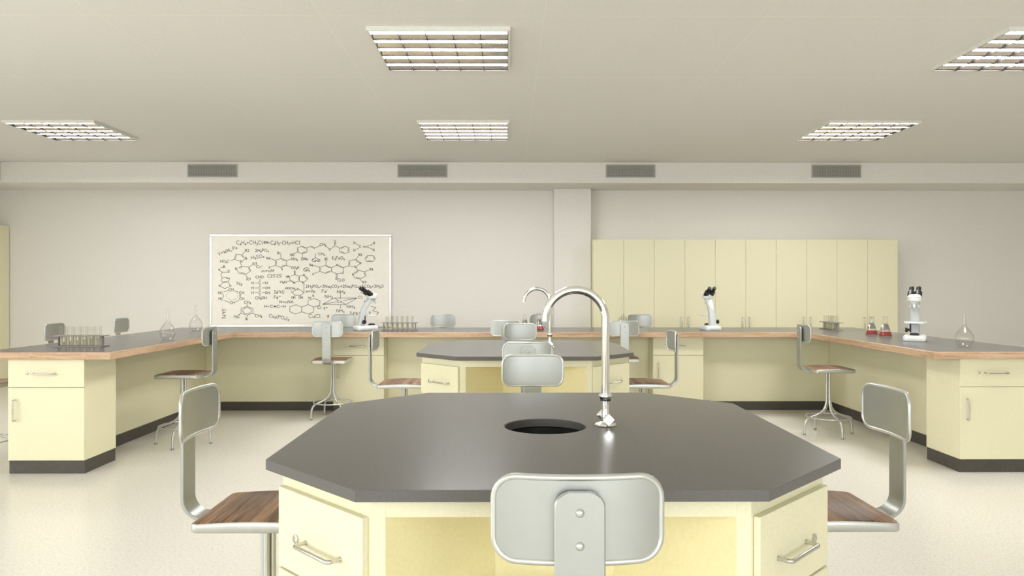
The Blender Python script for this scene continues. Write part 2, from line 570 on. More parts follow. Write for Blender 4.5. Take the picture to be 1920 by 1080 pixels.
u = end_unit(0.57, 0.445)
place(u, False, 'cream base cabinet with drawer and door at the near end of the whiteboard-side counter', (X0 - 3.583, 5.505, 0))
place(u, True, 'cream base cabinet with drawer and door at the near end of the round-flask counter', (X0 + 3.583, 5.505, 0))
u2 = end_unit(0.56, 0.57)
place(u2, False, 'cream base cabinet in the back counter under the side-facing microscope', (X0 - 1.771, 8.10, 0))
place(u2, True, 'cream base cabinet in the back counter in front of the tall cabinets', (X0 + 1.771, 8.10, 0))

def panel(x0, x1, y0, y1, label):
    t = thing('knee_panel', label, 'panel', ((x0 + x1) / 2, (y0 + y1) / 2, 0), group='knee panels under the perimeter worktop')
    a, b = (x1 - x0) / 2, (y1 - y0) / 2
    MB().box(-a, a, -b, b, 0.10, CT - 0.0005).build('board', M['cream'], t)
    e = 0.006
    if a < b: MB().box(-a - e, a + e, -b, b, 0, 0.0998).build('kick_strip', M['plinth'], t)
    else: MB().box(-a, a, -b - e, b + e, 0, 0.0998).build('kick_strip', M['plinth'], t)
PX = 3.583
panel(X0 - PX - 0.02, X0 - PX + 0.14 - 0.12, 5.952, 8.345, 'cream knee panel under the whiteboard-side counter, behind its stool')
panel(X0 + PX - 0.02, X0 + PX + 0.02, 5.952, 8.345, 'cream knee panel under the red-flask counter, behind its stool')
panel(X0 - PX - 0.02, X0 - 2.053, 8.352, 8.392, 'cream knee panel of the back counter below the whiteboard, in the corner')
panel(X0 - 1.489, X0 + 1.489, 8.352, 8.392, 'long cream knee panel of the back counter between its two cabinets')
panel(X0 + 2.053, X0 + PX + 0.02, 8.352, 8.392, 'cream knee panel of the back counter in the corner below the tall cabinets')

# ------------------------------------------------------------------ tall cabinets on the back wall
def tall_cabinet(W, D, H, hz):
    t = thing('tall_cabinet', '', 'cabinet', group='tall cabinets along the back wall')
    MB().box(-W / 2 + 0.0005, W / 2 - 0.0005, 0.018, D, 0, H).build('body', M['cream'], t)
    for s in (-1, 1):
        a, b = (-W / 2 + 0.001, -0.0015) if s < 0 else (0.0015, W / 2 - 0.001)
        d = MB().box(a, b, 0, 0.0175, 0.06, H - 0.006).build('door', M['cream'], t, bevel=(0.0012, 1))
        bar_handle(MB(), 0.17, mat=Matrix.Translation((s * 0.048, 0, hz)) @ Matrix.Rotation(PI / 2, 4, 'Y')).build('handle', M['steel'], d)
    return t
tcab = tall_cabinet(0.8385, 0.458, 2.062, 0.905)
names = ['tall cream cabinet beside the wall column, first of five', 'tall cream double cabinet second from the wall column', 'tall cream double cabinet behind the black-eyepiece microscope, middle of five',
         'tall cream double cabinet second from the free end, behind the test tube rack', 'tall cream double cabinet at the free end, behind the red flasks']
for i in range(5):
    place(tcab, i > 0, names[i], (1.1755 + 0.8395 * (i + 0.5), 10.04, 0))
t = thing('tall_cabinet', 'tall cream cabinet in the corner past the whiteboard, cut by the picture edge', 'cabinet', (-7.12, 10.06, 0), PI / 2)
MB().box(-0.425, 0.425, 0.018, 0.37, 0, 2.28).build('body', M['cream'], t)
for s in (-1, 1):
    d = MB().box(min(s * 0.0015, s * 0.424), max(s * 0.0015, s * 0.424), 0, 0.0175, 0.06, 2.275).build('door', M['cream'], t, bevel=(0.0012, 1))
    bar_handle(MB(), 0.17, mat=Matrix.Translation((s * 0.048, 0, 0.9)) @ Matrix.Rotation(PI / 2, 4, 'Y')).build('handle', M['steel'], d)

# ------------------------------------------------------------------ islands
HX, HE = 0.768, 0.463          # cabinet octagon: half extent, half edge
CX, CE = 0.808, 0.493          # worktop octagon
ICX = 0.130
IY = (2.545, 5.925)

def octagon(h, e):
    return [(-e, -h), (e, -h), (h, -e), (h, e), (e, h), (-e, h), (-h, e), (-h, -e)]

def make_island_cabinet():
    t = thing('island_cabinet', '', 'cabinet', group='octagonal island cabinets')
    st, dp, bw = 0.036, 0.264, 0.165
    def rot(p, k):
        for _ in range(k):
            p = (-p[1], p[0])
        return p
    def plan(g):
        out = []
        for k in range(4):
            for p in ((-HE + g * 0.4, -HX + g), (-HE + st, -HX + g), (-bw - g, -HX + dp + g), (bw + g, -HX + dp + g), (HE - st, -HX + g), (HE - g * 0.4, -HX + g)):
                out.append(rot(p, k))
        return out
    P = plan(0)
    m, ln = MB(), MB()
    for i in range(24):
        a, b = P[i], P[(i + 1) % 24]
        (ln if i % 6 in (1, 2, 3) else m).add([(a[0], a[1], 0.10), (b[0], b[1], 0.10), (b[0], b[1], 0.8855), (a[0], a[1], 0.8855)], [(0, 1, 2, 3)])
    for k in range(4):
        hd = [rot(p, k) for p in ((-HE + st + 0.0003, -HX + 0.0006), (HE - st - 0.0003, -HX + 0.0006), (bw, -HX + dp - 0.0006), (-bw, -HX + dp - 0.0006))]
        m.prism(hd, 0.838, 0.8850)
    m.build('carcass', M['cream'], t)
    ln.build('recess_glow_walls', M['recess_glow'], t)  # recess walls of the carcass, warm glow painted into their cream
    MB().prism(plan(0.006), 0.0, 0.0995).build('plinth', M['plinth'], t)
    mid = (HE + HX) / 2 * math.sqrt(2)
    for k in range(4):
        # chamfer faces: k=0 is the one at (+x,-y), then anticlockwise
        ang = PI / 4 + k * PI / 2
        R = Matrix.Rotation(ang, 4, 'Z')
        outer = 1 if k in (0, 2) else -1              # side of the drawer turned away from the front centre
        T = R @ Matrix.Translation((0, -mid, 0))
        w = 0.414
        for (z0, z1, hz) in ((0.616, 0.838, 0.712), (0.366, 0.609, 0.455), (0.116, 0.359, 0.205)):
            d = MB().box(-w / 2, w / 2, -0.019, -0.0005, z0, z1, T).build('drawer', M['cream'], t, bevel=(0.002, 2))
            bar_handle(MB(), 0.168, proj=0.036, r=0.0058, mat=T @ Matrix.Translation((outer * -0.026, -0.019, hz + 0.002))).build('handle', M['steel'], d)
            lock(MB(), 0.0125, mat=T @ Matrix.Translation((outer * 0.108, -0.019, hz))).build('lock', M['steel'], d)
    return t

def make_worktop():
    t = thing('island_worktop', '', 'worktop', group='octagonal grey island worktops')
    oc = octagon(CX, CE)
    # outline points matched by angle with the round sink hole
    angs = sorted(set([round(2 * PI * k / 64, 6) for k in range(64)] + [round(math.atan2(y, x) % (2 * PI), 6) for x, y in oc]))
    outer, inner = [], []
    poly = sorted(oc, key=lambda p: math.atan2(p[1], p[0]) % (2 * PI))
    for a in angs:
        d = (math.cos(a), math.sin(a))
        best = None
        for i in range(8):
            (x1, y1), (x2, y2) = poly[i], poly[(i + 1) % 8]
            den = d[0] * (y2 - y1) - d[1] * (x2 - x1)
            if abs(den) < 1e-9: continue
            s = (x1 * (y2 - y1) - y1 * (x2 - x1)) / den
            u_ = (x1 * d[1] - y1 * d[0]) / den
            if s > 0 and -1e-4 <= u_ <= 1 + 1e-4: best = s if best is None else min(best, s)
        outer.append((best * d[0], best * d[1]))
        inner.append((0.143 * d[0], 0.143 * d[1]))
    MB().ring(outer, inner, 0.0, 0.029).build('slab', M['stone'], t, bevel=(0.0015, 2), sharp=20)
    hole = lambda r: [(r * math.cos(2 * PI * k / 64), r * math.sin(2 * PI * k / 64)) for k in range(64)]
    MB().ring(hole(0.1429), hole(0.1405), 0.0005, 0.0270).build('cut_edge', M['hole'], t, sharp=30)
    return t

def make_basin():
    t = thing('sink_basin', '', 'sink', group='round island sinks')
    b = MB()
    b.lathe([(0.0, -0.150), (0.03, -0.150), (0.10, -0.146), (0.135, -0.130), (0.146, -0.10), (0.148, -0.012), (0.158, -0.006), (0.172, -0.006), (0.172, -0.0005), (0.1445, -0.0005), (0.1435, -0.012)][:1] +
            [(0.03, -0.150), (0.10, -0.146), (0.135, -0.130), (0.1465, -0.10), (0.1475, -0.004), (0.156, -0.001), (0.176, -0.001), (0.176, -0.005), (0.156, -0.006), (0.152, -0.10), (0.140, -0.136), (0.10, -0.152), (0.03, -0.156), (0.0, -0.156)], 48)
    b.build('bowl', M['basin'], t)
    MB().lathe([(0, -0.1485), (0.024, -0.1485), (0.028, -0.147), (0.030, -0.1495)], 24).build('drain', M['steel'], t)
    return t

def make_faucet():
    """gooseneck tap, origin on the worktop, spout towards -X"""
    t = thing('gooseneck_tap', '', 'tap', group='chrome gooseneck taps')
    MB().lathe([(0.0, 0.0), (0.037, 0.0), (0.0385, 0.002), (0.036, 0.006), (0.022, 0.011), (0.018, 0.014), (0.0, 0.014)], 32).build('flange', M['chrome'], t)
    MB().lathe([(0.0, 0.012), (0.0135, 0.012), (0.0135, 0.040), (0.0130, 0.042), (0.0130, 0.086), (0.0, 0.086)], 28).build('body', M['chrome'], t)
    MB().lathe([(0.0, 0.0862), (0.019, 0.0862), (0.019, 0.092), (0.0, 0.092)], 28).build('seal_ring', M['black'], t)
    MB().lathe([(0.0, 0.0925), (0.020, 0.0925), (0.0235, 0.097), (0.0235, 0.106), (0.020, 0.111), (0.0, 0.111)], 28).build('collar', M['chrome'], t)
    R = 0.105
    zc = 0.368
    pts = [(0, 0, 0.111), (0, 0, 0.2), (0, 0, 0.3)] + [(-R + R * math.cos(PI * k / 28), 0, zc + R * math.sin(PI * k / 28)) for k in range(29)] + [(-2 * R, 0, zc - 0.004)]
    sp = MB().tube(pts, 0.0142, 24, caps=False)
    sp.tube([(-2 * R, 0, zc - 0.0042), (-2 * R, 0, zc + 0.02)], 0.0115, 24)
    sp.build('spout', M['chrome'], t, sharp=50)
    for s, name in ((-1, 'front'), (1, 'rear')):
        h = MB()
        T = Matrix.Translation((-0.001, 0, 0.027)) @ Matrix.Rotation(math.radians(6), 4, 'Z')
        if s > 0: T = T @ Matrix.Rotation(PI, 4, 'Z')
        h.cyl((0, -0.012, 0), (0, -0.040, 0), 0.0075, 16, mat=T)
        pr = [(x, z) for x, z in rrect(0.031, 0.031, 0.0045, 4)]
        q = math.radians(45)
        secs = []
        for y, sc in ((-0.036, 0.62), (-0.041, 1.0), (-0.051, 1.0), (-0.053, 0.93)):
            secs.append([((x * math.cos(q) - z * math.sin(q)) * sc, y, (x * math.sin(q) + z * math.cos(q)) * sc) for x, z in pr])
        h.sections(secs, mat=T)
        h.build('handle', M['chrome'], t, sharp=30)
    return t

ic, iw, ib, ft = make_island_cabinet(), make_worktop(), make_basin(), make_faucet()
for i, y in enumerate(IY):
    w = ('near', 'far')[i]
    side = ('in front of the camera', 'further back, before the back counter')[i]
    place(ic, i > 0, 'cream octagonal island cabinet with corner drawers, ' + side, (ICX, y, 0))
    place(iw, i > 0, 'octagonal dark grey worktop with a sink hole, ' + side, (ICX, y, 0.886))
    place(ib, i > 0, 'round black sink bowl under the %s island worktop' % w, (ICX, y, 0.8860))
    place(ft, i > 0, 'chrome gooseneck tap on the %s island' % w, (ICX + 0.212, y + 0.012, 0.9152))

# ------------------------------------------------------------------ stools
def seat_top(y):
    return 0.631 + 0.0085 * math.cos(PI * (y - 0.01) / 0.40)

def make_stool(leg_turn):
    t = thing('lab_stool', '', 'stool', group='metal swivel stools with wooden seats')
    # seat pan
    m = MB()
    cs = [(y - 0.007, w) for y, w in columns(0.374, 0.37, 0.022, 7, 12)]
    secs = []
    for y, w in cs:
        zt = seat_top(y)
        b = 0.006
        secs.append([(-w + b, y, 0.603), (w - b, y, 0.603), (w, y, 0.603 + b), (w, y, zt - b), (w - b * 0.6, y, zt), (-w + b * 0.6, y, zt), (-w, y, zt - b), (-w, y, 0.603 + b)])
    m.sections(secs).build('seat_pan', M['rim'], t, sharp=50)
    m = MB()
    cs = [(y - 0.007, w) for y, w in columns(0.362, 0.358, 0.020, 7, 12)]
    secs = []
    for y, w in cs:
        zt = seat_top(y) + 0.0035
        secs.append([(-w, y, zt - 0.006), (w, y, zt - 0.006), (w, y, zt - 0.001), (w - 0.002, y, zt), (0, y, zt), (-w + 0.002, y, zt), (-w, y, zt - 0.001)])
    m.sections(secs).build('seat', M['walnut'], t, sharp=50)
    # curved backrest with a rolled rim
    L, W, r = 0.315, 0.157, 0.043
    zc, y0 = 0.9655, -0.257
    def cy(x): return y0 + 0.024 * (x / (L / 2)) ** 2
    m = MB()
    secs = []
    for x, w in columns(L, W, r, 9, 16):
        y = cy(x)
        secs.append([(x, y - 0.003, zc - w), (x, y - 0.003, zc + w), (x, y + 0.003, zc + w), (x, y + 0.003, zc - w)])
    br = m.sections(secs).build('backrest', M['paintmetal'], t, sharp=40)
    out = []
    for x, z in rrect(L, W, r, 8):
        out.append((x, z))
    path = []
    for i in range(len(out)):
        (xa, za), (xb, zb) = out[i], out[(i + 1) % len(out)]
        n = max(1, int(math.hypot(xb - xa, zb - za) / 0.02))
        for q in range(n):
            x, z = xa + (xb - xa) * q / n, za + (zb - za) * q / n
            path.append((x, cy(x), zc + z))
    MB().tube(path, 0.0063, 12, closed=True).build('rim', M['rim'], br)
    # flat bar that carries the backrest
    ys = -0.278
    pts = [(-0.10, 0.596), (-0.16, 0.596), (-0.185, 0.598), (ys + 0.068, 0.606)]
    for k in range(1, 9):
        a = PI / 2 * k / 8
        pts.append((ys + 0.066 - 0.066 * math.sin(a), 0.606 + 0.066 - 0.066 * math.cos(a)))
    pts += [(ys, 0.75), (ys, 0.88), (ys, 0.975)]
    tops = [(ys, 0.998, 0), (ys, 1.006, 0.25), (ys, 1.013, 0.5), (ys, 1.018, 0.72), (ys, 1.0215, 0.88), (ys, 1.0235, 1.0)]
    secs = []
    alln = [(y, z, 0.0) for y, z in pts] + tops
    for i, (y, z, c) in enumerate(alln):
        ya, za, _ = alln[max(0, i - 1)]; yb, zb, _ = alln[min(len(alln) - 1, i + 1)]
        d = Vector((0, yb - ya, zb - za)).normalized()
        nrm = Vector((0, -d.z, d.y))
        w = 0.0465 - 0.024 * c ** 2
        th, b = 0.0065, 0.0025
        sec = []
        for (u_, v_) in ((-w + b, -th), (w - b, -th), (w, -th + b), (w, th - b), (w - b, th), (-w + b, th), (-w, th - b), (-w, -th + b)):
            p = Vector((u_, y, z)) + nrm * v_
            sec.append(tuple(p))
        secs.append(sec)
    sb = MB().sections(secs).build('back_support', M['paintmetal'], t, sharp=24)
    for z in (0.987, 0.927):
        MB().lathe([(0, 0.0055), (0.0045, 0.005), (0.0078, 0.002), (0.0082, 0.0), (0.005, -0.012), (0, -0.012)], 16,
                   mat=Matrix.Translation((0, ys - 0.0065, z)) @ Matrix.Rotation(PI / 2, 4, 'X')).build('rivet', M['rim'], sb)
    # four bent tubes bundled at the centre make pole and legs
    lt = math.radians(leg_turn)
    for k in range(4):
        prof = [(0.017, 0.602), (0.017, 0.50), (0.017, 0.40), (0.018, 0.335), (0.022, 0.295), (0.032, 0.258), (0.052, 0.228), (0.085, 0.203), (0.125, 0.185), (0.165, 0.172), (0.195, 0.160),
                (0.217, 0.142), (0.231, 0.115), (0.238, 0.08), (0.240, 0.04), (0.240, 0.004)]
        lg = MB().tube([(rr, 0, z) for rr, z in prof], 0.0105, 12).build('leg', M['rim'], t, sharp=60)
        lg.rotation_euler = (0, 0, lt + k * PI / 2)
        MB().lathe([(0, 0), (0.0135, 0), (0.0135, 0.012), (0.012, 0.016), (0, 0.016)], 14, mat=Matrix.Translation((0.240, 0, 0))).build('foot_cap', M['rubber'], lg)
    MB().tube([(0.201 * math.cos(2 * PI * k / 40), 0.201 * math.sin(2 * PI * k / 40), 0.170) for k in range(40)], 0.0062, 10, closed=True).build('foot_ring', M['rim'], t)
    MB().lathe([(0, 0.585), (0.055, 0.588), (0.055, 0.601), (0, 0.602)], 24).build('swivel_plate', M['paintmetal'], t)
    return t

stools = {}
NU, NS, NE, NW = 0.0, PI, -PI / 2, PI / 2        # facing +Y, -Y, +X, -X
STOOLS = [
    (ICX + 0.001, 1.608, NU, 0, 'stool in front of the near island, seen from behind with two rivets on its back'),
    (ICX - 0.962, 2.545, NE, 0, 'stool at the near island, on its whiteboard side, wooden seat half under the worktop'),
    (ICX + 0.953, 2.545, NW, 0, 'stool at the near island, on the side of the tall cabinets, wooden seat half showing'),
    (ICX, 3.56, NS, 0, 'stool between the islands facing the camera, in front of another backrest'),
    (ICX - 0.002, 4.945, NU, 0, 'stool between the islands with its back turned, partly hidden behind a backrest'),
    (ICX - 0.965, 5.925, NE, 0, 'stool beside the far island, on the whiteboard side, against a corner drawer'),
    (ICX + 0.962, 5.925, NW, 0, 'stool at the far island, on the side of the tall cabinets'),
    (ICX - 0.008, 6.93, NS, 0, 'stool behind the far island facing the camera, before the small flask'),
    (-0.02, 8.0, NU, 35, 'stool at the middle of the back counter, mostly hidden by the backrest before it'),
    (-1.88, 7.87, NU, 35, 'stool at the back counter under the side-facing microscope, its legs and footring showing'),
    (1.236, 8.0, NU, 0, 'stool at the back counter before the wall column, its seat peeping past the far island'),
    (-2.900, 6.555, NW, 3, 'stool inside the whiteboard-side counter, its seat turned to the knee panel'),
    (3.055, 6.95, NE, 6, 'stool inside the red-flask counter, all four legs and the footring showing'),
    (-2.15, 9.36, NS, 0, 'stool behind the back counter, beside the side-facing microscope, before the whiteboard'),
    (-0.85, 9.36, NS, 0, 'stool behind the back counter by the test tube rack, alone against the bare wall'),
    (0.447, 9.36, NS, 0, 'stool behind the back counter by the red flask, half hidden by the taps'),
    (1.730, 9.36, NS, 0, 'stool behind the back counter with its backrest against the tall cabinets'),
    (-4.207, 7.20, NE, 0, 'stool behind the whiteboard-side counter, backrest just above the test tube rack'),
    (-4.218, 8.46, NE, 0, 'stool behind the whiteboard-side counter, further back than the test tube rack'),
    (-4.207, 5.93, NE, 20, 'stool at the picture edge beside the whiteboard-side end cabinet, seat sliver showing'),
]
for x, y, rz, lt, lab in STOOLS:
    if lt not in stools:
        stools[lt] = make_stool(lt)
        place(stools[lt], False, lab, (x, y, 0), rz)
    else:
        place(stools[lt], True, lab, (x, y, 0), rz)

# ------------------------------------------------------------------ glassware
ZT = CH + 0.0004
def round_flask():
    t = thing('round_flask', '', 'flask', group='clear round flasks with long necks')
    prof_out = [(0.0, 0.0), (0.030, 0.0), (0.036, 0.002), (0.049, 0.014), (0.062, 0.034), (0.069, 0.056), (0.070, 0.072), (0.0665, 0.091), (0.0575, 0.111), (0.0445, 0.131), (0.031, 0.148), (0.0205, 0.162), (0.0145, 0.176), (0.0125, 0.195), (0.012, 0.24), (0.012, 0.282), (0.0135, 0.288), (0.0165, 0.290), (0.0165, 0.2925)]
    w = 0.0022
    prof_in = [(max(0, r - w), z if z > 0.01 else z + w) for r, z in prof_out[1:-2]][::-1]
    MB().lathe(prof_out + [(0.0118, 0.2925)] + prof_in + [(0.0, w)], 40).build('bulb', M['glass'], t, sharp=70)
    return t
rf = round_flask()
for i, (x, y, lab) in enumerate(((-3.150, 6.79, 'round clear flask on the whiteboard-side counter, the larger looking of its pair'), (-3.480, 8.18, 'round clear flask in the back corner, closest to the whiteboard frame'),
                                 (3.722, 5.94, 'round clear flask beside the microscope at the near end of its counter'), (1.295, 8.22, 'round clear flask behind a backrest, only its neck showing before the tall cabinets'))):
    place(rf, i > 0, lab, (x, y, ZT))

def conical_flask():
    t = thing('conical_flask', '', 'flask', group='conical flasks with red liquid')
    po = [(0.0, 0.0), (0.056, 0.0), (0.0625, 0.003), (0.065, 0.009), (0.063, 0.018), (0.0255, 0.128), (0.0235, 0.136), (0.0235, 0.190), (0.0255, 0.196), (0.0275, 0.199)]
    MB().lathe(po + [(0.0225, 0.199), (0.0205, 0.19), (0.0205, 0.135), (0.0225, 0.127), (0.0465, 0.0545), (0.0, 0.0545)], 40).build('body', M['thickglass'], t, sharp=60)
    # coloured liquid fills the bottom of the flask, inside its wall
    return t

def conical_flask2():
    t = thing('conical_flask', '', 'flask', group='conical flasks with red liquid')
    po = [(0.0, 0.0), (0.056, 0.0), (0.0625, 0.003), (0.065, 0.009), (0.063, 0.018), (0.0255, 0.128), (0.0235, 0.136), (0.0235, 0.190), (0.0255, 0.196), (0.0275, 0.199)]
    wi = 0.0028
    pin = [(0.0232, 0.199), (0.0207, 0.19), (0.0207, 0.135), (0.0228, 0.127), (0.0598, 0.019), (0.0618, 0.010), (0.058, 0.005), (0.0, 0.0045)]
    MB().lathe(po + pin, 40).build('body', M['glass2'], t, sharp=60)
    MB().lathe([(0, 0.005), (0.0575, 0.0055), (0.0612, 0.0105), (0.0592, 0.0188), (0.0488, 0.0490), (0.0, 0.0490)], 40).build('liquid', M['red'], t, sharp=50)
    MB().lathe([(0, 0.0492), (0.0484, 0.0492), (0.0470, 0.0540), (0, 0.0540)], 40).build('refraction_band', M['refraction_band'], t, sharp=50)  # pale disc: refraction band at the liquid surface put into colour
    MB().lathe([(0, 0.0544), (0.0466, 0.0544), (0.0228, 0.1245), (0, 0.1245)], 40).build('refraction_core', M['thickglass'], t, sharp=50)  # solid glass core added so the cone refracts the dark worktop
    return t
M['glass2'] = thin_glass('flask_glass', (0.975, 0.975, 0.97, 1), 1.0)
M['refraction_band'] = speckled('pale_refraction', rgb(222, 214, 190), rgb(232, 224, 200), 90, 0.4, 0.4)  # pale tone painted for the refraction band over the red liquid
cf = conical_flask2()
for i, (x, y, s, lab) in enumerate(((3.745, 7.50, 0.95, 'conical flask of red liquid closer to the test tube rack, smaller looking of the pair'), (3.755, 7.25, 1.0, 'conical flask of red liquid closer to the microscope, larger looking of the pair'),
                                    (0.352, 8.28, 1.0, 'conical flask of red liquid on the back counter beside the taps'), (0.20, 8.55, 0.88, 'small conical flask on the back counter, only its neck above a backrest'))):
    place(cf, i > 0, lab, (x, y, ZT), 0.3 * i, s)

# test tube racks
RL, RD = 0.40, 0.128
XS = [(-2.5 + q) * 0.0565 for q in range(6)]
YS = [-0.030, 0.030]
def make_rack():
    t = thing('test_tube_rack', '', 'rack', group='grey test tube racks')
    def plate(z0, z1, hole):
        m = MB()
        if not hole:
            return m.box(-RL / 2, RL / 2, -RD / 2, RD / 2, z0, z1)
        # plate with round holes: one square cell per hole plus plain strips
        c = 0.024
        n = 24
        angs = [2 * PI * (k + 0.5) / n for k in range(n)]
        for x in XS:
            for y in YS:
                outer, inner = [], []
                for a in angs:
                    s = c / max(abs(math.cos(a)), abs(math.sin(a)))
                    outer.append((x + s * math.cos(a), y + s * math.sin(a)))
                    inner.append((x + 0.0125 * math.cos(a), y + 0.0125 * math.sin(a)))
                m.ring(outer, inner, z0, z1)
        xs = sorted(XS)
        cuts = [-RL / 2] + [v for x in xs for v in (x - c, x + c)] + [RL / 2]
        for k in range(0, len(cuts), 2):
            m.box(cuts[k], cuts[k + 1], -RD / 2, RD / 2, z0, z1)
        for x in xs:
            for (a, b) in ((-RD / 2, YS[0] - c), (YS[0] + c, YS[1] - c), (YS[1] + c, RD / 2)):
                m.box(x - c, x + c, a, b, z0, z1)
        return m
    plate(0.0, 0.008, False).build('bottom_shelf', M['rackgrey'], t)
    plate(0.084, 0.091, True).build('top_shelf', M['rackgrey'], t, smooth=False)
    for s in (-1, 1):
        MB().box(s * 0.178 - 0.004, s * 0.178 + 0.004, -0.015, 0.015, 0.008, 0.084).build('end_post', M['rackgrey'], t)
    return t
def make_tube():
    t = thing('test_tube', '', 'test tube', group='test tubes standing in racks')
    po, pin = [], []
    R, H, w = 0.0115, 0.156, 0.0012
    for k in range(7):
        a = PI / 2 * k / 6
        po.append((R * math.sin(a), R - R * math.cos(a)))
        pin.append(((R - w) * math.sin(a), R - (R - w) * math.cos(a)))
    po += [(R, H - 0.004), (R + 0.001, H - 0.001), (R + 0.001, H)]
    pin += [(R - w, H)]
    MB().lathe(po + pin[::-1], 20).build('tube', M['tube'], t, sharp=60)
    lq = [((R - w - 0.0003) * math.sin(PI / 2 * k / 6), R - (R - w - 0.0003) * math.cos(PI / 2 * k / 6)) for k in range(7)]
    MB().lathe(lq + [(R - w - 0.0003, 0.072), (0, 0.072)], 20).build('liquid', M['paleliquid'], t, sharp=60)
    return t
rk, tb = make_rack(), make_tube()
RACKS = [(-3.355, 6.02, 0.0, 'test tube rack near the front end of the whiteboard-side counter', 'large looking rack'),
         (-1.215, 8.235, 0.0, 'test tube rack on the back counter beside the side-facing microscope', 'back counter rack'),
         (3.705, 8.36, math.radians(86), 'test tube rack end-on near the red flasks, in front of the tall cabinets', 'rack by the red flasks')]
RACKS[0] = (-3.502,) + RACKS[0][1:]
ORD = ['first', 'second', 'third', 'fourth', 'fifth', 'sixth']
used = 0
for i, (x, y, rz, lab, short) in enumerate(RACKS):
    place(rk, i > 0, lab, (x, y, ZT), rz)
    for r_ in range(2):
        for q in range(6):
            px = x + XS[q] * math.cos(rz) - YS[r_] * math.sin(rz)
            py = y + XS[q] * math.sin(rz) + YS[r_] * math.cos(rz)
            if i == 2: row = ('room-side', 'wall-side')[1 - r_]
            else: row = ('front', 'rear')[r_]
            end = 'whiteboard end' if i < 2 else 'camera end'
            place(tb, used > 0, '%s test tube from the %s, %s row of the %s' % (ORD[q], end, row, short), (px, py, ZT + 0.0084), 0.0)
            used += 1

# ------------------------------------------------------------------ microscopes (stage and objectives towards +X)
def make_microscope():
    t = thing('microscope', '', 'microscope', group='white binocular microscopes')
    m = MB()
    secs = []
    for z, g in ((0.0, 0.004), (0.004, 0.0), (0.030, 0.0), (0.046, 0.006), (0.053, 0.018)):
        secs.append([(x + 0.028, y, z) for x, y in rrect(0.262 - 2 * g, 0.186 - 2 * g, 0.05, 6)])
    m.sections(secs).build('base', M['white'], t, sharp=50)
    # arm: swept rounded section leaning forward as it rises
    st = [(-0.034, 0.048, 0.082, 0.080), (-0.030, 0.09, 0.070, 0.077), (-0.021, 0.15, 0.060, 0.075), (-0.006, 0.21, 0.056, 0.075), (0.018, 0.262, 0.056, 0.075), (0.048, 0.305, 0.060, 0.077), (0.080, 0.34, 0.068, 0.080), (0.096, 0.362, 0.080, 0.084)]
    secs = []
    for cx, z, lx, ly in st:
        secs.append([(cx + x, y, z) for x, y in rrect(lx, ly, 0.018, 5)])
    m = MB().sections(secs)
    m.build('arm', M['pillar_grey'], t, sharp=60)
    # head with rounded top
    secs = []
    for z, g in ((0.356, 0.010), (0.360, 0.002), (0.366, 0.0), (0.394, 0.0), (0.395, 0.003), (0.397, 0.003), (0.398, 0.0), (0.410, 0.006), (0.420, 0.02), (0.425, 0.036)):
        secs.append([(x + 0.104, y, z) for x, y in rrect(0.130 - 2 * g, 0.116 - 2 * g, 0.05 - g * 0.4, 6)])
    MB().sections(secs).build('head', M['white'], t, sharp=45)
    MB().lathe([(0, 0.356), (0.036, 0.356), (0.036, 0.342), (0.026, 0.334), (0, 0.334)], 28, mat=Matrix.Translation((0.112, 0, 0))).build('nosepiece', M['white'], t)
    for k in range(3):
        a = k * 2 * PI / 3
        dx, dy = math.cos(a), math.sin(a)
        b0 = Vector((0.112 + 0.018 * dx, 0.018 * dy, 0.340)); e = Vector((0.112 + 0.040 * dx, 0.040 * dy, 0.302))
        mid_ = b0.lerp(e, 0.7)
        MB().tube([b0, mid_, mid_, e], [0.0125, 0.0125, 0.0095, 0.0085], 18).build('objective', M['white'], t, sharp=45)
    # stage
    secs = []
    for z, g in ((0.158, 0.003), (0.161, 0), (0.171, 0), (0.174, 0.003)):
        secs.append([(x + 0.075, y, z) for x, y in rrect(0.118 - 2 * g, 0.166 - 2 * g, 0.022, 5)])
    st_ = MB().sections(secs).build('stage', M['white'], t, sharp=45)
    MB().box(0.05, 0.10, 0.083, 0.094, 0.160, 0.178).build('slide_holder', M['white'], st_, bevel=(0.002, 2))
    c = MB(); c.cyl((0.005, -0.038, 0.16), (0.005, -0.038, 0.075), 0.006, 12)
    c.build('focus_rod', M['black'], t, sharp=40)
    MB().lathe([(0, 0.052), (0.040, 0.052), (0.036, 0.068), (0.026, 0.073), (0, 0.073)], 28, mat=Matrix.Translation((0.100, 0, 0))).build('lamp_housing', M['black'], t)
    for s in (-1,):
        k_ = MB(); k_.tube([(-0.020, s * 0.038, 0.096), (-0.020, s * 0.060, 0.096), (-0.020, s * 0.060, 0.096), (-0.020, s * 0.078, 0.096), (-0.020, s * 0.080, 0.096)], [0.012, 0.012, 0.023, 0.023, 0.020], 24)
        k_.build('focus_knob', M['black'], t, sharp=40)
    # eyepieces tilt back over the arm
    d = Vector((-math.cos(math.radians(36)), 0, math.sin(math.radians(36))))
    for s in (-1, 1):
        o0 = Vector((0.092, s * 0.029, 0.392))
        e = MB()
        e.tube([o0, o0 + d * 0.030, o0 + d * 0.075, o0 + d * 0.080], [0.028, 0.0305, 0.0305, 0.023], 22)
        e.tube([o0 + d * 0.079, o0 + d * 0.128, o0 + d * 0.132, o0 + d * 0.150, o0 + d * 0.154], [0.0180, 0.0180, 0.0205, 0.0205, 0.017], 22)
        e.build('eyepiece', M['black'], t, sharp=40)
    return t
mp = make_microscope()
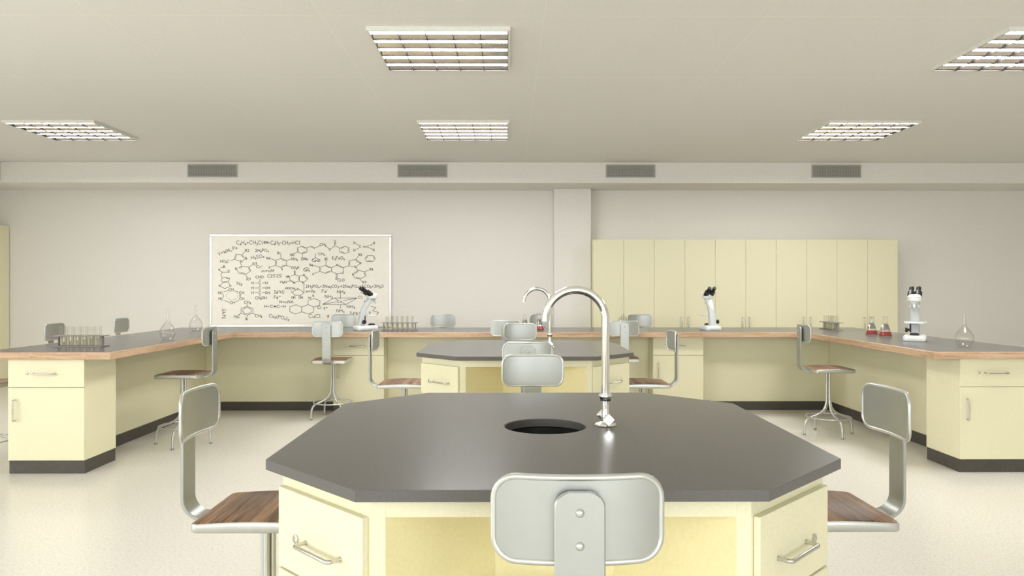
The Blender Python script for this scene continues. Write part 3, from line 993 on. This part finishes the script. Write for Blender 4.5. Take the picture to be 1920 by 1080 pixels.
for i, (x, y, deg, lab) in enumerate(((-1.645, 8.345, 34, 'white microscope seen from the side before the whiteboard, black eyepieces slanting'),
                                      (2.322, 8.33, 90 + 7, 'white microscope seen from behind on the back counter before the tall cabinets'),
                                      (3.722, 6.66, 180 + 58, 'white microscope facing the camera beside the round flask'))):
    place(mp, i > 0, lab, (x, y, ZT), math.radians(deg))

# ------------------------------------------------------------------ whiteboard with formulas
BX0, BX1, BZ0, BZ1 = -4.262, -1.666, 0.838, 2.166
wb = thing('whiteboard', 'large white board covered with handwritten chemistry formulas on the back wall', 'whiteboard', ((BX0 + BX1) / 2, YB - 0.001, 0))
cxm = (BX0 + BX1) / 2
hw = (BX1 - BX0) / 2
MB().box(-hw + 0.01, hw - 0.01, -0.016, 0, BZ0 + 0.01, BZ1 - 0.01).build('board', M['board'], wb)
fr = MB()
for (a, b, c, d) in ((-hw, hw, BZ1 - 0.034, BZ1), (-hw, hw, BZ0, BZ0 + 0.034), (-hw, -hw + 0.034, BZ0 + 0.0335, BZ1 - 0.0335), (hw - 0.034, hw, BZ0 + 0.0335, BZ1 - 0.0335)):
    fr.box(a, b, -0.028, -0.001, c, d)
fr.build('frame', M['boardframe'], wb, bevel=(0.008, 3))
MB().box(-hw + 0.04, hw - 0.04, -0.055, -0.028, BZ0 + 0.004, BZ0 + 0.012).build('pen_tray', M['boardframe'], wb)

G = {
 'C': (.62, [[(.6, .85), (.45, 1), (.2, .95), (.03, .65), (.03, .35), (.2, .05), (.42, 0), (.6, .15)]]),
 'H': (.62, [[(.05, 1), (.05, 0)], [(.57, 1), (.57, 0)], [(.05, .5), (.57, .52)]]),
 'O': (.66, [[(.33, 1), (.08, .82), (.03, .5), (.1, .15), (.33, 0), (.55, .15), (.62, .5), (.56, .83), (.33, 1)]]),
 'N': (.62, [[(.04, 0), (.06, 1), (.54, 0), (.56, 1)]]),
 'P': (.55, [[(.06, 0), (.06, 1), (.4, .97), (.52, .78), (.42, .55), (.06, .5)]]),
 'R': (.58, [[(.06, 0), (.06, 1), (.4, .97), (.52, .78), (.42, .55), (.06, .5)], [(.25, .5), (.55, 0)]]),
 'S': (.52, [[(.5, .88), (.3, 1), (.08, .85), (.1, .62), (.4, .42), (.48, .2), (.28, 0), (.03, .1)]]),
 'W': (.8, [[(.03, 1), (.2, 0), (.4, .7), (.6, 0), (.78, 1)]]),
 'X': (.55, [[(.04, 1), (.52, 0)], [(.52, 1), (.04, 0)]]),
 'M': (.75, [[(.04, 0), (.1, 1), (.37, .2), (.64, 1), (.7, 0)]]),
 'K': (.55, [[(.06, 0), (.06, 1)], [(.5, 1), (.08, .45), (.52, 0)]]),
 'F': (.5, [[(.06, 0), (.06, 1), (.5, 1)], [(.06, .55), (.4, .55)]]),
 'B': (.55, [[(.06, 0), (.06, 1), (.38, .95), (.45, .75), (.35, .54), (.06, .52)], [(.35, .54), (.5, .3), (.38, .03), (.06, 0)]]),
 'V': (.58, [[(.03, 1), (.28, 0), (.55, 1)]]),
 'A': (.62, [[(.02, 0), (.3, 1), (.6, 0)], [(.12, .35), (.5, .35)]]),
 'I': (.2, [[(.1, 1), (.1, 0)]]),
 'L': (.48, [[(.06, 1), (.06, 0), (.46, .03)]]),
 'E': (.5, [[(.48, 1), (.06, 1), (.06, 0), (.5, 0)], [(.06, .5), (.4, .5)]]),
 'l': (.2, [[(.1, 1), (.1, .1), (.17, 0)]]),
 'e': (.42, [[(.05, .3), (.38, .33), (.3, .55), (.12, .52), (.04, .25), (.15, 0), (.36, .08)]]),
 'r': (.34, [[(.06, .55), (.06, 0)], [(.06, .38), (.18, .54), (.32, .5)]]),
 'u': (.46, [[(.04, .55), (.07, .1), (.2, 0), (.38, .15), (.38, .55)], [(.38, .55), (.42, 0)]]),
 'a': (.46, [[(.38, .5), (.18, .55), (.04, .25), (.16, 0), (.36, .15), (.38, .5), (.42, 0)]]),
 'd': (.46, [[(.38, .3), (.2, .5), (.04, .25), (.16, 0), (.36, .15)], [(.38, 1), (.4, 0)]]),
 'm': (.7, [[(.05, .55), (.06, 0)], [(.06, .4), (.2, .55), (.34, .4), (.34, 0)], [(.34, .4), (.48, .55), (.62, .4), (.64, 0)]]),
 'n': (.46, [[(.05, .55), (.06, 0)], [(.06, .38), (.22, .55), (.38, .4), (.4, 0)]]),
 'p': (.46, [[(.05, .55), (.05, -.3)], [(.05, .4), (.22, .55), (.4, .35), (.3, .03), (.07, .1)]]),
 'w': (.6, [[(.03, .55), (.15, 0), (.3, .45), (.42, 0), (.58, .55)]]),
 'o': (.42, [[(.2, .55), (.05, .3), (.18, 0), (.36, .2), (.3, .5), (.2, .55)]]),
 't': (.32, [[(.14, .9), (.14, .1), (.26, 0)], [(.02, .6), (.28, .6)]]),
 '0': (.52, [[(.26, 1), (.05, .6), (.08, .2), (.26, 0), (.46, .3), (.44, .8), (.26, 1)]]),
 '1': (.28, [[(.06, .8), (.16, 1), (.16, 0)]]),
 '2': (.5, [[(.05, .8), (.2, 1), (.42, .85), (.36, .5), (.04, 0), (.48, .02)]]),
 '3': (.5, [[(.06, 1), (.42, .97), (.2, .6), (.44, .4), (.38, .08), (.2, 0), (.03, .08)]]),
 '4': (.52, [[(.1, 1), (.06, .45), (.48, .45)], [(.36, .9), (.34, 0)]]),
 '5': (.5, [[(.46, 1), (.12, 1), (.08, .58), (.38, .52), (.44, .22), (.24, 0), (.03, .08)]]),
 '6': (.5, [[(.4, 1), (.12, .6), (.06, .25), (.22, 0), (.42, .15), (.38, .45), (.1, .38)]]),
 '7': (.48, [[(.04, 1), (.46, 1), (.2, 0)], [(.14, .5), (.4, .5)]]),
 '8': (.5, [[(.25, .55), (.08, .78), (.25, 1), (.42, .78), (.25, .55), (.05, .25), (.25, 0), (.46, .25), (.25, .55)]]),
 '9': (.5, [[(.42, .7), (.25, .5), (.08, .7), (.25, 1), (.42, .75), (.36, 0)]]),
 '+': (.5, [[(.06, .45), (.46, .45)], [(.26, .66), (.26, .22)]]),
 '-': (.42, [[(.05, .45), (.38, .45)]]),
 '=': (.5, [[(.05, .55), (.45, .55)], [(.05, .33), (.45, .33)]]),
 '#': (.55, [[(.04, .64), (.5, .64)], [(.04, .45), (.5, .45)], [(.04, .26), (.5, .26)]]),
 '(': (.3, [[(.26, 1.05), (.08, .7), (.08, .25), (.24, -.08)]]),
 ')': (.3, [[(.05, 1.05), (.22, .7), (.22, .25), (.05, -.08)]]),
 '>': (.75, [[(.05, .45), (.68, .45)], [(.5, .62), (.68, .45), (.5, .28)]]),
 '%': (.7, [[(.6, 1), (.1, 0)], [(.12, .95), (.05, .8), (.18, .7), (.24, .85), (.12, .95)], [(.55, .3), (.46, .15), (.58, 0), (.66, .16), (.55, .3)]]),
 '.': (.24, [[(.08, .45), (.14, .42)]]),
 '*': (.3, [[(.06, .5), (.15, .58), (.22, .5), (.14, .42), (.06, .5)]]),
 'S!': (.6, []),
 'E!': (.55, [[(.5, .95), (.06, 1), (.36, .5), (.04, 0), (.52, .04)]]),
 'n!': (.5, [[(.04, .5), (.12, .56), (.14, .1)], [(.14, .4), (.3, .56), (.38, .4), (.34, -.3)]]),
 'y!': (.55, [[(.05, .7), (.1, .3), (.3, .3), (.46, .75)], [(.28, .95), (.24, -.1)]]),
 ' ': (.3, []),
}
ink = MB()
SX = (BX1 - BX0) / (1880 - 55)
SZ = (BZ1 - BZ0) / (972 - 50)
LWD = 0.0062
rj = random.Random(3)
def seg(p, q, lw=LWD):
    """one pen stroke given in board units (px of the study crop: x to the right, y down)"""
    ax, az = BX0 - cxm + (p[0] - 55) * SX, BZ1 - (p[1] - 50) * SZ
    bx, bz = BX0 - cxm + (q[0] - 55) * SX, BZ1 - (q[1] - 50) * SZ
    d = Vector((bx - ax, 0, bz - az))
    if d.length < 1e-6: return
    d.normalize()
    nrm = Vector((-d.z, 0, d.x)) * (lw / 2)
    a = Vector((ax, -0.0168, az)) - d * lw * 0.3
    b = Vector((bx, -0.0168, bz)) + d * lw * 0.3
    ink.add([a + nrm, a - nrm, b - nrm, b + nrm], [(0, 1, 2, 3)])
def pl(*pts, close=False):
    pts = list(pts)
    if close: pts.append(pts[0])
    for i in range(len(pts) - 1): seg(pts[i], pts[i + 1])
def text(s, x0, x1, yc, h=33, slope=0.0):
    """handwriting between x0 and x1, centred on yc; _ lowers and ^ lifts the next character; slope in degrees (up to the right)"""
    items, mode, i = [], 0, 0
    while i < len(s):
        c = s[i]
        if c in '_^':
            mode = -1 if c == '_' else 1; i += 1; continue
        if i + 1 < len(s) and s[i + 1] == '!': c = s[i:i + 2]; i += 1
        items.append((c, mode)); mode = 0; i += 1
    adv = sum((G[c][0] + .12) * (.55 if md else 1) for c, md in items)
    L = x1 - x0
    ux = L / adv
    a = math.radians(slope)
    x = 0.0
    for c, md in items:
        k = .55 if md else 1.0
        base = 0.5 * h if md == 0 else (0.68 * h if md < 0 else -0.08 * h)
        jit = rj.uniform(-.03, .03) * h
        for st_ in G[c][1]:
            q = []
            for gx, gz in st_:
                px = x + gx * ux * k
                py = base + jit - gz * h * k
                q.append((x0 + px * math.cos(a) + py * math.sin(a), yc - px * math.sin(a) + py * math.cos(a)))
            pl(*q)
        x += (G[c][0] + .12) * ux * k
def dbl(p, q, c, off=9, sh=.18):
    """second line of a double bond, shifted towards point c"""
    mx_, my_ = (p[0] + q[0]) / 2, (p[1] + q[1]) / 2
    d = Vector((c[0] - mx_, c[1] - my_)).normalized() * off
    a = (p[0] + (q[0] - p[0]) * sh + d.x, p[1] + (q[1] - p[1]) * sh + d.y)
    b = (q[0] - (q[0] - p[0]) * sh + d.x, q[1] - (q[1] - p[1]) * sh + d.y)
    seg(a, b)
def hexa(pts, doubles=()):
    pl(*pts, close=True)
    cx_ = sum(p[0] for p in pts) / len(pts); cy_ = sum(p[1] for p in pts) / len(pts)
    for i in doubles: dbl(pts[i], pts[(i + 1) % len(pts)], (cx_, cy_))
def oval(cx_, cy_, rx, ry, n=18, dotted=False):
    for k in range(n):
        if dotted and k % 2: continue
        a, b = 2 * PI * k / n, 2 * PI * (k + 1) / n
        seg((cx_ + rx * math.cos(a), cy_ + ry * math.sin(a)), (cx_ + rx * math.cos(b), cy_ + ry * math.sin(b)), LWD * (.6 if dotted else 1))

text('C_6H_6+CH_3Cl', 322, 590, 135, 36); text('EtAr', 598, 652, 128, 15); pl((597, 140), (655, 140)); text('C_6H_5-CH_3+HCl', 666, 965, 135, 36)
text('V=WM_n.Pe', 140, 345, 248, 32, 20)
text('2H_3PO_4', 510, 650, 212, 28); text('H_2SO_4', 470, 606, 285, 32, 9)
text('R2', 410, 455, 212, 26); text('HO_2C', 160, 256, 320, 26)
pl((300, 300), (318, 250), (380, 256), (404, 284)); pl((384, 250), (410, 224)); dbl((300, 300), (318, 250), (350, 280)); dbl((380, 256), (404, 284), (350, 280))
pl((262, 318), (300, 300), (355, 318)); text('N', 408, 432, 291, 24); text('N', 360, 386, 322, 24); pl((385, 312), (405, 300)); pl((364, 334), (376, 370))
pl((345, 385), (376, 370), (450, 378), (466, 416), (415, 450), (350, 440), (332, 408)); dbl((376, 370), (345, 385), (400, 410)); dbl((450, 378), (466, 416), (400, 410)); dbl((415, 450), (350, 440), (400, 410))
text('N', 312, 332, 393, 22); text('R3', 485, 535, 346, 26); pl((450, 376), (480, 357)); text('R7', 425, 470, 497, 26); pl((415, 450), (433, 484)); text('Cr^*', 522, 585, 374, 24)
hexa([(715, 312), (770, 290), (825, 312), (825, 360), (772, 382), (715, 360)], (1, 3, 5))
text('R1', 733, 768, 240, 22); pl((770, 248), (770, 290)); text('R6', 625, 666, 290, 22); pl((668, 294), (715, 312)); text('NH_2', 875, 940, 297, 26); pl((825, 312), (868, 300))
text('OO_2H', 875, 955, 384, 26); pl((825, 360), (870, 378)); text('X', 645, 662, 382, 18); pl((666, 378), (715, 360)); text('9', 774, 788, 400, 20)
hexa([(935, 186), (982, 170), (1030, 188), (1030, 230), (982, 245), (935, 226)], (1, 3, 5))
pl((1030, 188), (1070, 170), (1115, 186), (1160, 166)); pl((1072, 180), (1112, 195)); text('CH_2', 1160, 1226, 153, 26); pl((1215, 166), (1250, 192)); text('O', 1252, 1270, 203, 20); pl((1272, 195), (1302, 172))
text('C', 1304, 1324, 160, 22); text('O', 1304, 1323, 124, 22); pl((1309, 137), (1309, 148)); pl((1318, 137), (1318, 148)); pl((1326, 170), (1360, 190))
hexa([(1360, 190), (1405, 172), (1452, 182), (1453, 230), (1405, 244), (1362, 228)], (0, 2, 4)); text('HO', 862, 906, 255, 24); pl((898, 246), (935, 226)); text('OMe', 972, 1042, 295, 26); pl((984, 246), (984, 276))
text('H', 1500, 1520, 138, 26); text('H', 1698, 1716, 138, 26); text('H', 1500, 1520, 210, 26); text('H', 1694, 1712, 208, 26); text('C', 1558, 1578, 173, 24); text('C', 1640, 1660, 175, 24)
pl((1595, 172), (1632, 172)); pl((1595, 179), (1632, 179)); pl((1526, 147), (1556, 163)); pl((1526, 203), (1556, 186)); pl((1664, 162), (1694, 146)); pl((1664, 186), (1690, 202))
text('CH_3', 1145, 1212, 247, 24); pl((1116, 244), (1116, 284)); pl((1084, 302), (1116, 284), (1152, 302)); text('C_5H_10', 1082, 1168, 312, 22)
text('K_2FeO_4', 1283, 1412, 286, 32)
hexa([(1160, 380), (1222, 360), (1278, 383), (1278, 420), (1216, 440), (1160, 420)], (1, 3, 5))
pl((1278, 383), (1326, 360)); text('N', 1328, 1350, 357, 20); pl((1352, 360), (1396, 384), (1396, 422)); dbl((1352, 360), (1396, 384), (1330, 400)); text('O', 1384, 1404, 434, 20); pl((1382, 436), (1330, 445), (1278, 420))
text('R5', 1210, 1240, 298, 22); pl((1222, 310), (1222, 360)); text('R6', 1058, 1096, 357, 22); pl((1100, 361), (1160, 380)); text('X', 1086, 1102, 447, 18); pl((1106, 440), (1160, 420))
pl((1324, 446), (1324, 484)); pl((1334, 446), (1334, 484)); text('O', 1318, 1338, 494, 20); text('CLO', 1338, 1412, 506, 26)
pl((1396, 382), (1452, 366), (1452, 316), (1522, 300), (1558, 330)); pl((1452, 366), (1510, 374)); dbl((1452, 366), (1452, 316), (1500, 340)); dbl((1522, 300), (1558, 330), (1500, 340)); pl((1532, 366), (1558, 348))
text('N', 1560, 1580, 338, 20); text('N', 1510, 1532, 376, 20); text('R2', 1548, 1588, 255, 22); pl((1522, 300), (1550, 266)); pl((1526, 386), (1546, 410))
pl((1502, 440), (1546, 410), (1612, 424), (1624, 464), (1566, 496), (1510, 486), (1498, 460)); dbl((1612, 424), (1624, 464), (1560, 450)); dbl((1566, 496), (1510, 486), (1560, 450)); dbl((1502, 440), (1546, 410), (1560, 450))
text('N', 1486, 1504, 450, 18); text('R8', 1660, 1698, 400, 22); pl((1612, 424), (1654, 406)); text('R7', 1590, 1632, 528, 22); pl((1566, 496), (1580, 520))
hexa([(1614, 292), (1640, 262), (1702, 266), (1718, 294), (1690, 324), (1630, 322)], (0, 2, 4))
text('C_5H_8', 996, 1058, 406, 22); pl((998, 396), (1026, 380), (1056, 396))
text('m=nM', 575, 705, 414, 28); text('C25^*25^*', 635, 785, 465, 28)
text('X', 142, 158, 402, 18); text('B', 190, 214, 376, 20, 20); pl((166, 385), (190, 377)); pl((152, 404), (180, 430), (236, 430)); text('O^*', 236, 262, 420, 26); pl((180, 430), (166, 456), (182, 486))
hexa([(182, 486), (216, 480), (256, 490), (240, 526), (188, 530), (168, 510)], (1, 3)); pl((188, 530), (164, 558)); text('O', 146, 166, 563, 18); pl((164, 572), (206, 590), (252, 574)); text('O', 254, 274, 565, 18); pl((240, 526), (258, 556))
text('CHO', 515, 600, 476, 26)
for y, r_ in ((535, 'H'), (585, 'OH'), (632, 'OH')):
    text('H', 474, 500, y, 24); pl((510, y), (538, y)); text('C', 546, 570, y, 24); pl((580, y), (606, y)); text(r_, 612, 640 if r_ == 'H' else 662, y, 24)
pl((558, 496), (558, 516)); pl((558, 552), (558, 568)); pl((558, 602), (558, 615)); pl((558, 648), (558, 664)); text('CH_2OH', 512, 630, 683, 26)
text('O', 900, 918, 424, 20); pl((904, 436), (904, 452)); pl((913, 436), (913, 452)); pl((866, 466), (908, 452), (955, 470), (955, 515), (916, 528)); text('HN', 822, 860, 473, 20); text('H_2N', 762, 832, 526, 22); pl((834, 522), (860, 514)); pl((862, 484), (860, 514), (894, 530)); dbl((860, 514), (894, 530), (905, 490))
text('N', 896, 914, 533, 18); text('N', 993, 1012, 457, 18); text('N', 986, 1006, 532, 20); pl((955, 470), (990, 458)); pl((1012, 464), (1040, 492), (1006, 524)); pl((955, 515), (984, 528)); dbl((955, 470), (955, 515), (905, 490)); dbl((1012, 464), (1040, 492), (990, 495)); pl((1001, 544), (1001, 630))
text('HOCH_2', 812, 916, 588, 20); text('O', 930, 948, 596, 18); pl((872, 612), (874, 632)); pl((884, 626), (908, 656), (968, 658), (1001, 630), (950, 598)); pl((884, 626), (926, 602)); pl((908, 656), (908, 668)); pl((968, 658), (970, 668)); text('OH', 875, 916, 680, 22); text('OH', 948, 992, 680, 22)
text('2H_3PO_4+3Na_2CO_3>2Na_3PO_4+3CO_2+3H_2O', 1018, 1806, 568, 28)
text('m=Vp', 1020, 1116, 616, 28); text('Fe^*', 1180, 1242, 617, 30); text('w^%', 1042, 1108, 674, 32); text('3d^*4S^*', 698, 814, 625, 30); text('Fe^+^*', 698, 772, 677, 28); text('N_2', 326, 384, 540, 32)
text('CH', 246, 298, 601, 24); text('CH', 350, 405, 633, 24); text('CH', 352, 406, 691, 24); text('CH', 257, 310, 732, 24); text('HC', 140, 190, 634, 24); text('HC', 144, 194, 692, 24)
oval(280, 662, 60, 42, 40, True); pl((196, 625), (242, 608)); pl((302, 612), (345, 626)); pl((356, 650), (356, 672)); pl((364, 650), (364, 672)); pl((194, 650), (194, 676)); pl((202, 708), (252, 728)); pl((312, 724), (350, 706))
hexa([(430, 768), (488, 788), (488, 836), (430, 854), (370, 836), (370, 788)]); oval(430, 811, 44, 29, 18); text('CH_3', 400, 470, 727, 26); pl((430, 744), (430, 768)); pl((370, 836), (338, 856)); pl((488, 836), (520, 852)); pl((430, 854), (430, 878)); text('H_3C', 298, 362, 868, 26); text('CH_3', 512, 582, 862, 26); text('Br', 414, 444, 893, 22)
text('3d^*4S^*', 196, 306, 892, 34, 90)
text('N=nNA', 755, 900, 723, 26); text('H-C#C-H', 602, 822, 768, 26); text('Ca_3(PO_4)_2', 650, 858, 858, 32, -9)
hexa([(860, 772), (922, 752), (978, 775), (978, 822), (915, 845), (858, 820)]); hexa([(978, 775), (1043, 750), (1098, 775), (1095, 826), (1040, 842), (978, 822)]); hexa([(1043, 750), (1042, 710), (1103, 688), (1162, 712), (1160, 756), (1098, 775)])
text('Cl', 1135, 1180, 778, 26); text('n!=', 1198, 1242, 780, 30); text('CuCl', 1048, 1172, 864, 36); text('y!', 1232, 1262, 865, 34)
text('NH_3', 1333, 1416, 622, 28); pl((1367, 636), (1367, 690)); text('NH_3', 1210, 1292, 670, 28); pl((1187, 748), (1305, 685), (1535, 685), (1422, 750), close=True); pl((1187, 748), (1330, 722)); pl((1392, 712), (1535, 685)); pl((1305, 685), (1338, 706)); pl((1386, 730), (1422, 750))
text('Co', 1335, 1388, 718, 26); text('Cl', 1548, 1592, 677, 26); text('NH_3', 1430, 1516, 770, 28); text('NH_3', 1327, 1410, 812, 28); pl((1367, 756), (1367, 790))
text('n', 1608, 1632, 716, 36); text('3d^*4S', 1458, 1576, 838, 34, -3); text('E!', 1652, 1680, 838, 30); pl((1672, 768), (1724, 780), (1692, 810), (1750, 828), (1724, 862), (1640, 856)); text('C', 1552, 1574, 893, 26); oval(1588, 625, 14, 14, 12)
w = ink.build('formula_writing', M['ink'], wb, smooth=False)
w['label'] = 'black handwritten chemistry formulas'

# ------------------------------------------------------------------ light
def area(name, loc, rot, sx, sy, power, col):
    l = bpy.data.lights.new(name, 'AREA')
    l.shape = 'RECTANGLE'; l.size = sx; l.size_y = sy
    l.energy = power; l.color = col
    o = bpy.data.objects.new(name, l)
    COL.objects.link(o)
    o.location = loc; o.rotation_euler = rot
    return o
DAY = (0.96, 0.985, 1.0)
for k, (o0, o1, z0, z1) in enumerate(REAR_OP):
    area('daylight_rear_window', ((o0 + o1) / 2, YN - 0.06, (z0 + z1) / 2), (PI / 2, 0, 0), o1 - o0 - 0.1, z1 - z0 - 0.1, (10, 50, 82)[k], DAY)
for k, (o0, o1, z0, z1) in enumerate(LEFT_OP):
    area('daylight_side_window', (XL - 0.06, (o0 + o1) / 2, (z0 + z1) / 2), (PI / 2, 0, -PI / 2), o1 - o0 - 0.1, z1 - z0 - 0.1, (74, 72)[k], DAY)
w = bpy.data.worlds.new('daylight_sky')
SC.world = w
w.use_nodes = True
w.node_tree.nodes['Background'].inputs['Color'].default_value = (0.85, 0.92, 1.0, 1)
w.node_tree.nodes['Background'].inputs['Strength'].default_value = 1.0

# ------------------------------------------------------------------ camera
cam = bpy.data.cameras.new('camera')
co = bpy.data.objects.new('camera', cam)
COL.objects.link(co)
co.location = (0, 0, 1.395)
co.rotation_euler = (PI / 2, 0, -math.atan(8 / 1371))
cam.sensor_width = 36
cam.lens = 36 * 1371 / 1920
cam.clip_start = 0.05
SC.camera = co

SC.view_settings.view_transform = 'Standard'
SC.view_settings.look = 'None'
SC.view_settings.gamma = 1.0
SC.view_settings.use_curve_mapping = False
SC.view_settings.exposure = 0.6
SC.cycles.max_bounces = 9
SC.cycles.transparent_max_bounces = 24
SC.cycles.diffuse_bounces = 5
SC.cycles.use_adaptive_sampling = True
SC.cycles.adaptive_threshold = 0.02
SC.cycles.sample_clamp_indirect = 8.0
SC.cycles.caustics_reflective = False
SC.cycles.caustics_refractive = False
SC.cycles.blur_glossy = 0.5
